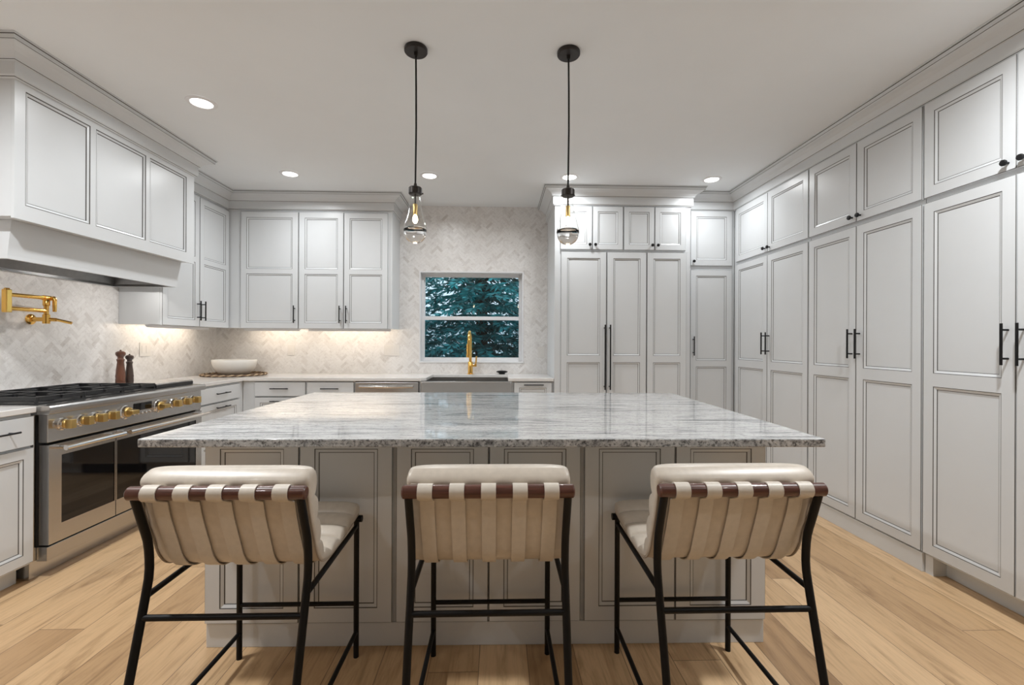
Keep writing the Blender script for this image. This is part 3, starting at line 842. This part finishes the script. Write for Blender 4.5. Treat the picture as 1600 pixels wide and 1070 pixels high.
def make_stool(label, x):
    t = thing('bar_stool', label, 'bar stool', (x, Y0, 0), 0, 'leather strap bar stools at the island')
    # cushion: rolls towards the sitter, flat against the sling
    mb = MB(); rings = []; W = .2430; K = 40
    for i in range(N):
        s = i / (N - 1)
        ph = abs(math.sin(PI * ROLLS * s))
        base = .100 - .058 * min(1, s / .55) + .022 * max(0, s - .6) / .4
        th = base * (.50 + .50 * ph ** 0.55)
        if s < .5 / ROLLS: th = max(th, base * .9)
        endf = min(1, min(s, 1 - s) / .035); endf = math.sqrt(max(1 - (1 - endf) ** 2, 0))
        th_ = max(th * endf, .003); w_ = W - .018 * (1 - endf)
        c = back[i] + nrm[i] * (th / 2 + .004)
        ring_ = []
        for k in range(K):
            a = 2 * PI * k / K; ca, sa = math.cos(a), math.sin(a)
            ea, eb = (.28, .62) if sa >= 0 else (.16, .30)      # square against the sling, rounded towards the sitter
            xx = w_ * math.copysign(abs(ca) ** ea, ca); nn = th_ / 2 * math.copysign(abs(sa) ** eb, sa)
            q = c + nrm[i] * nn
            ring_.append((xx, q.x, q.y))
        rings.append(ring_)
    mb.loft(rings); cu = mb.build('cushion', 'leather', t, smooth=60)
    # piping round the edge of the back of the cushion
    mb = MB()
    pl = []
    i0 = 4
    for sx in (1, -1):
        idx = range(N - 4, i0, -1) if sx == 1 else range(i0, N - 3)
        for i in idx:
            w_ = W - .006
            if i < i0 + 3: w_ -= .012 * (i0 + 3 - i) / 3
            q = back[i] + nrm[i] * .0062; pl.append((sx * w_, q.x, q.y))
    mb.tube(pl, .0032, 8); mb.build('piping', 'piping', cu, smooth=60)
    # walnut rod
    RY, RZ, RR = 1.312 - Y0, .828, .0195
    mb = MB(); L = .2475
    mb.lathe([(.0, -L), (RR - .004, -L), (RR, -L + .004), (RR, L - .004), (RR - .004, L), (.0, L)], (0, RY, RZ), 24, axis='x')
    mb.build('backrest_rod', 'walnut', t, smooth=35)
    # straps over the rod and down the sling
    for k in range(5):
        xc = (k - 2) * .0905; hw = .0212
        path = []
        for a in range(20, 261, 24):               # from the front of the rod over its top to below
            an = R(a); path.append(Vector((RY + (RR + .0022) * math.cos(an), RZ + (RR + .0022) * math.sin(an))))
        st = [back[i] - nrm[i] * .0015 for i in range(0, N, 2) if back[i].y < RZ - .030 or i > 60]
        path += [q for q in st]
        mb = MB(); rings = []
        for i, q in enumerate(path):
            d = (path[min(i + 1, len(path) - 1)] - path[max(i - 1, 0)]).normalized(); n_ = Vector((-d.y, d.x))
            if n_.dot(Vector((1, 0))) > 0 and i < 11: pass
            a, b_ = q + n_ * .0016, q - n_ * .0016
            rings.append([(xc - hw, a.x, a.y), (xc + hw, a.x, a.y), (xc + hw, b_.x, b_.y), (xc - hw, b_.x, b_.y)])
        mb.loft(rings); mb.build('strap', 'strap_leather', t, smooth=40)
    # frame
    HWF, HWR = .2290, .2300; r = .0105
    for sx in (-1, 1):
        mb = MB(); mb.cyl((sx * HWF, 1.835 - Y0, 0), (sx * HWF, 1.835 - Y0, .548), r, 14); mb.build('leg', 'stool_frame', t, smooth=40)
        p, _ = smooth_path([(1.312 - Y0, .815), (1.340 - Y0, .735), (1.362 - Y0, .670), (1.368 - Y0, .60), (1.360 - Y0, .54), (1.290 - Y0, .287), (1.212 - Y0, 0.0)], 30)
        mb = MB(); mb.tube([(sx * HWR, q.x, q.y) for q in p], .0118, 14); mb.build('leg', 'stool_frame', t, smooth=40)
        mb = MB(); mb.cyl((sx * .2295, 1.355 - Y0, .515), (sx * .2290, 1.835 - Y0, .522), .0088, 12); mb.build('side_rail', 'stool_frame', t, smooth=40)
        mb = MB(); mb.cyl((sx * .2300, 1.240 - Y0, .102), (sx * .2290, 1.835 - Y0, .100), .0085, 12); mb.build('side_stretcher', 'stool_frame', t, smooth=40)
    mb = MB(); mb.cyl((-HWR, 1.338 - Y0, .462), (HWR, 1.338 - Y0, .462), .0090, 12); mb.build('rear_stretcher', 'stool_frame', t, smooth=40)
    mb = MB(); mb.cyl((-HWF, 1.835 - Y0, .213), (HWF, 1.835 - Y0, .213), .0085, 12); mb.build('footrest', 'stool_frame', t, smooth=40)
    mb = MB(); mb.cyl((-.250, 1.838 - Y0, .5505), (.250, 1.838 - Y0, .5505), .0135, 16); mb.build('front_rod', 'stool_frame', t, smooth=40)
    return t
make_stool('cream leather strap bar stool nearest the stove, at the left end of the island', -.790)
st2 = copy_tree(bpy.data.objects['bar_stool']); st2.location.x = -.025; st2['label'] = 'cream leather strap bar stool in the middle of the row of three'
st3 = copy_tree(bpy.data.objects['bar_stool']); st3.location.x = .717; st3['label'] = 'cream leather strap bar stool at the island end nearest the tall pantry cabinets'

# ------------------------------------------------------------------ pendants
def pendant(label, x, y):
    t = thing('pendant_lamp', label, 'pendant lamp', (x, y, CEIL), 0, 'teardrop glass pendants over the island')
    zc = 2.022 - CEIL                         # cap centre
    mb = MB(); mb.lathe([(0, 0), (.056, 0), (.058, -.004), (.058, -.018), (.055, -.022), (.010, -.022), (.008, -.040), (0, -.040)], seg=40); mb.build('canopy', 'bronze', t, smooth=35)
    mb = MB(); mb.tube([(0, 0, -.03), (.002, 0, -.2), (.003, 0, -.4), (.001, 0, -.6), (0, 0, zc + .03)], .0046, 10); mb.build('cord', 'black', t, smooth=50)
    mb = MB(); mb.lathe([(0, .040), (.006, .040), (.010, .022), (.030, .018), (.034, .014), (.034, -.014), (.030, -.018), (0, -.018)], (0, 0, zc), 32)
    for k in range(3):
        a = 2 * PI * k / 3 + .4; mb.cyl((.032 * math.cos(a), .032 * math.sin(a), zc - .008), (.040 * math.cos(a), .040 * math.sin(a), zc - .008), .004, 10)
    mb.build('cap', 'bronze', t, smooth=35)
    mb = MB(); mb.cyl((0, 0, zc - .016), (0, 0, zc - .068), .0045, 12); mb.build('stem', 'bronze', t, smooth=40)
    mb = MB(); mb.lathe([(0, -.066), (.010, -.066), (.0115, -.070), (.0115, -.120), (.009, -.122), (0, -.122)], (0, 0, zc), 20); mb.build('socket', 'satin_brass', t, smooth=40)
    mb = MB(); mb.lathe([(.001, -.120), (.007, -.122), (.0125, -.136), (.0135, -.147), (.009, -.160), (.001, -.165)], (0, 0, zc), 20); bl = mb.build('bulb', 'lamp_warm', t, smooth=60)
    # clear teardrop shade and the solid crystal in its foot
    prof = [(.0255, -.012), (.0258, -.030), (.0285, -.060), (.0345, -.095), (.0425, -.128), (.0500, -.155), (.0552, -.174), (.0578, -.188)]
    inn = [(r_ - .0028, h_) for r_, h_ in reversed(prof)]
    mb = MB(); mb.lathe(prof + inn, (0, 0, zc), 48, cap=False); mb.build('glass_shade', 'shade_glass', t, smooth=60)
    sol = [(.001, -.185), (.030, -.186), (.050, -.188), (.0570, -.190), (.0582, -.200), (.0560, -.217), (.0505, -.233), (.0415, -.247), (.030, -.257), (.016, -.263), (.001, -.265)]
    mb = MB(); mb.lathe(sol, (0, 0, zc), 48); mb.build('crystal_foot', 'crystal', t, smooth=70)
    ld = bpy.data.lights.new('pendant_bulb_light', 'POINT'); ld.energy = PENDANT_W; ld.color = (1, .82, .58); ld.shadow_soft_size = .011
    lo_ = bpy.data.objects.new('bulb_light', ld); COL.objects.link(lo_); lo_.parent = t; lo_.location = (0, 0, zc - .142)
pendant('clear glass teardrop pendant hanging left, in front of the window tiles', -.4215, 2.320)
pendant('clear glass teardrop pendant hanging right, in front of the cupboards above the refrigerator', .3550, 2.316)

# ------------------------------------------------------------------ recessed ceiling lights
def downlight(label, x, y, group='recessed ceiling downlights', power=DOWNLIGHT_W):
    t = thing('ceiling_downlight', label, 'ceiling light', (x, y, CEIL), 0, group)
    mb = MB(); mb.lathe([(.060, -.001), (.060, -.006), (.064, -.009), (.084, -.005), (.087, -.001)], seg=40, cap=False); mb.build('trim_ring', 'white_trim', t, smooth=40)
    mb = MB(); mb.lathe([(.001, -.0045), (.061, -.0045), (.061, -.002), (.001, -.002)], seg=32); mb.build('lens', 'lamp_white', t)
    ld = bpy.data.lights.new('downlight', 'AREA'); ld.shape = 'DISK'; ld.size = .11; ld.energy = power; ld.color = LAMP_TINT; ld.spread = R(162)
    o = bpy.data.objects.new('light', ld); COL.objects.link(o); o.parent = t; o.location = (0, 0, -.012)
    return t
for lab, x, y in (('round recessed ceiling light in front of the range hood, nearest the camera', -1.852, 2.895),
                  ('round recessed ceiling light in front of the left corner wall cabinets', -1.846, 4.088),
                  ('round recessed ceiling light in front of the window, right of the left pendant cord', -.617, 4.083),
                  ('round recessed ceiling light crossed by the right pendant cord', .636, 4.065),
                  ('round recessed ceiling light at the far right corner by the pantry crown', 1.932, 4.070)):
    downlight(lab, x, y, power=DOWNLIGHT_W * (0.7 if x > 1 else 0.62 if y < 3 else 1.0))
for x in (-1.85, 1.80):
    for y, pw in ((1.45, SIDE_W), (-.2, REAR_W)):
        downlight('round recessed ceiling light in the part of the room behind the camera', x, y, 'recessed lights behind the camera', pw * (.84 if x > 0 else 1.0))

# ------------------------------------------------------------------ under-cabinet lights
def strip(label, x0, x1, y, z, rz=0.0):
    L = x1 - x0
    t = thing('under_cabinet_light', label, 'light', (x0, y, z) if rz == 0 else (y, x0, z), rz, 'lit strips under the wall cabinets')
    MB().prism([(-.020, -.0005), (.022, -.0005), (.004, -.020), (-.020, -.024)], 0, L).build('housing', 'white_trim', t, bevel=.001)
    MB().prism([(.0215, -.002), (.0225, -.003), (.0065, -.0195), (.0055, -.0185)], .01, L - .01).build('lens', 'strip_lens', t)
    ld = bpy.data.lights.new('strip_light', 'AREA'); ld.shape = 'RECTANGLE'; ld.size = L - .02; ld.size_y = .02
    ld.energy = STRIP_W * L; ld.color = (1, .84, .66)
    o = bpy.data.objects.new('light', ld); COL.objects.link(o); o.parent = t; o.location = (L / 2, .020, -.016); o.rotation_euler = (R(42), 0, 0)
strip('lit strip under the double door wall cabinet beside the window', -1.96, -1.12, 4.79, 1.391)
strip('lit strip under the single door wall cabinet of the back wall', -2.62, -2.06, 4.80, 1.391)
strip('lit strip under the wall cabinet past the range hood', 3.80, 4.56, -2.86, 1.391, PI / 2)

# ------------------------------------------------------------------ things on the counters
t = thing('woven_placemat', 'round brown woven placemat lying in the counter corner', 'placemat', (-2.66, 4.685, CT1 + .0005), 0)
mb = MB()
for k in range(8):
    r_ = .03 + k * .0335
    mb.lathe([(max(r_ - .021, .002), .001), (max(r_ - .019, .003), .008), (r_, .0105), (r_ + .017, .008), (r_ + .019, .001)], seg=64)
mb.build('mat', 'woven', t, smooth=60)
n_ = 96
for s in (0, 1):
    mb = MB(); mb.tube([((.285 + .006 * math.cos(24 * 2 * PI * k / n_ + s * PI)) * math.cos(2 * PI * k / n_), (.285 + .006 * math.cos(24 * 2 * PI * k / n_ + s * PI)) * math.sin(2 * PI * k / n_),
              .012 + .005 * math.sin(24 * 2 * PI * k / n_ + s * PI)) for k in range(n_ + 1)], .0075, 8)
    mb.build('braided_strand', ('woven', 'woven_light')[s], t, smooth=60)
mb = MB(); mb.lathe([(.001, 0), (.105, 0), (.135, .010), (.166, .035), (.186, .070), (.197, .110), (.201, .142), (.198, .148), (.192, .142), (.186, .11), (.172, .07), (.150, .04), (.12, .02), (.001, .016)], seg=64)
o = mb.build('serving_bowl', 'ceramic', None, smooth=60); o.location = (-2.66, 4.685, CT1 + .0115)
tag(o, 'wide white ceramic bowl on the woven placemat', 'bowl')
def mill(label, x, y, s, mat):
    t = thing('pepper_mill', label, 'pepper mill', (x, y, .9515), 0, 'turned wood mills on the stove')
    mb = MB(); mb.lathe([(.030, 0), (.031, .006), (.029, .02), (.031, .035), (.029, .05), (.027, .08), (.023, .115), (.0205, .14), (.024, .155), (.026, .160), (.020, .166), (.0, .166)], seg=28)
    a = mb.build('body', mat, t, smooth=40); a.scale = (s, s, s)
    mb = MB(); mb.lathe([(.019, .167), (.018, .178), (.026, .188), (.031, .200), (.029, .214), (.018, .222), (.006, .224), (.006, .232), (.0, .233)], seg=28)
    b_ = mb.build('head', mat, t, smooth=40); b_.scale = (s, s, s)
mill('taller reddish brown pepper mill on the steel griddle cover of the stove', -2.885, 3.572, 1.02, 'mill_brown')
mill('shorter dark brown pepper mill on the steel griddle cover of the stove', -2.878, 3.648, .88, 'mill_dark')

# wall plates on the tiles
def outlet(label, x, y, z, w, h, rz, rockers):
    t = thing('wall_outlet', label, 'outlet', (x, y, z), rz, 'stone coloured wall plates')
    MB().box(-w / 2, w / 2, -.006, -.0003, -h / 2, h / 2).build('plate', 'plate', t, bevel=.002)
    for k in range(rockers):
        xx = (k - (rockers - 1) / 2) * .046
        MB().box(xx - .016, xx + .016, -.0085, -.0062, -.033, .033).build('socket', 'plate', t, bevel=.001)
outlet('stone coloured outlet plate on the back wall, right of the white bowl', -2.235, YB, 1.165, .075, .118, 0, 1)
outlet('wide stone coloured switch plate on the back wall, just left of the window', -1.155, YB, 1.165, .165, .118, 0, 3)
outlet('stone coloured outlet plate between the window and the refrigerator', .478, YB, 1.155, .075, .118, 0, 1)
outlet('stone coloured outlet plate on the left wall, right of the pepper mills', XL, 4.00, 1.185, .118, .118, PI / 2, 2)

# ------------------------------------------------------------------ outdoors
g = MB().box(-25, 25, YB + .2, 40, -.45, -.35).build('ground', 'lawn'); struct(g)
def conifer(label, x, y, h, spread, mat, seed, z0=-.36):
    rnd = random.Random(seed)
    t = thing('conifer_tree', label, 'tree', (x, y, z0), 0, 'conifers outside the window')
    mb = MB(); mb.tube([(0, 0, 0), (.03, 0, h * .5), (0, 0, h)], [.16, .10, .02], 10); mb.build('trunk', 'bark', t, smooth=60)
    fo = MB(); nw = int(h / .21)
    for wv in range(nw):
        z = .35 + (h - .4) * wv / nw; L = spread * (1 - wv / nw) ** .8 + .15
        nb = 9
        for b_ in range(nb):
            a = 2 * PI * (b_ + rnd.random() * .8) / nb + wv; l = L * rnd.uniform(.75, 1.1); dr = rnd.uniform(.15, .45)
            d = Vector((math.cos(a), math.sin(a), 0)); sd = Vector((-d.y, d.x, 0))
            m_ = max(6, int(l / .055))
            for k in range(m_):
                s = (k + rnd.random()) / m_
                q = d * (l * s) + Vector((0, 0, z - dr * l * s * s + .12 * s))
                for sg in (-1, 1, -1, 1):
                    fl = rnd.uniform(.14, .32) * (1.15 - .55 * s)
                    v = (d * rnd.uniform(.25, .9) + sd * sg * rnd.uniform(.4, 1.0) + Vector((0, 0, rnd.uniform(-.75, .15)))).normalized() * fl
                    wv_ = v.cross(Vector((rnd.uniform(-1, 1), rnd.uniform(-1, 1), rnd.uniform(.2, 1)))).normalized() * rnd.uniform(.014, .030)
                    fo.quad([q, q + v * .5 + wv_, q + v, q + v * .5 - wv_])
    fo.build('foliage', mat, t)
conifer('large blue-green conifer filling the view right outside the window', -.35, 9.3, 5.4, 2.2, 'needles', 3)
conifer('grey-teal conifer further back, seen at the left of the window', -3.3, 14.6, 7.0, 2.1, 'needles_light', 5)
conifer('grey-teal conifer further back, seen at the right of the window', 1.6, 15.2, 7.0, 2.1, 'needles_light', 9)
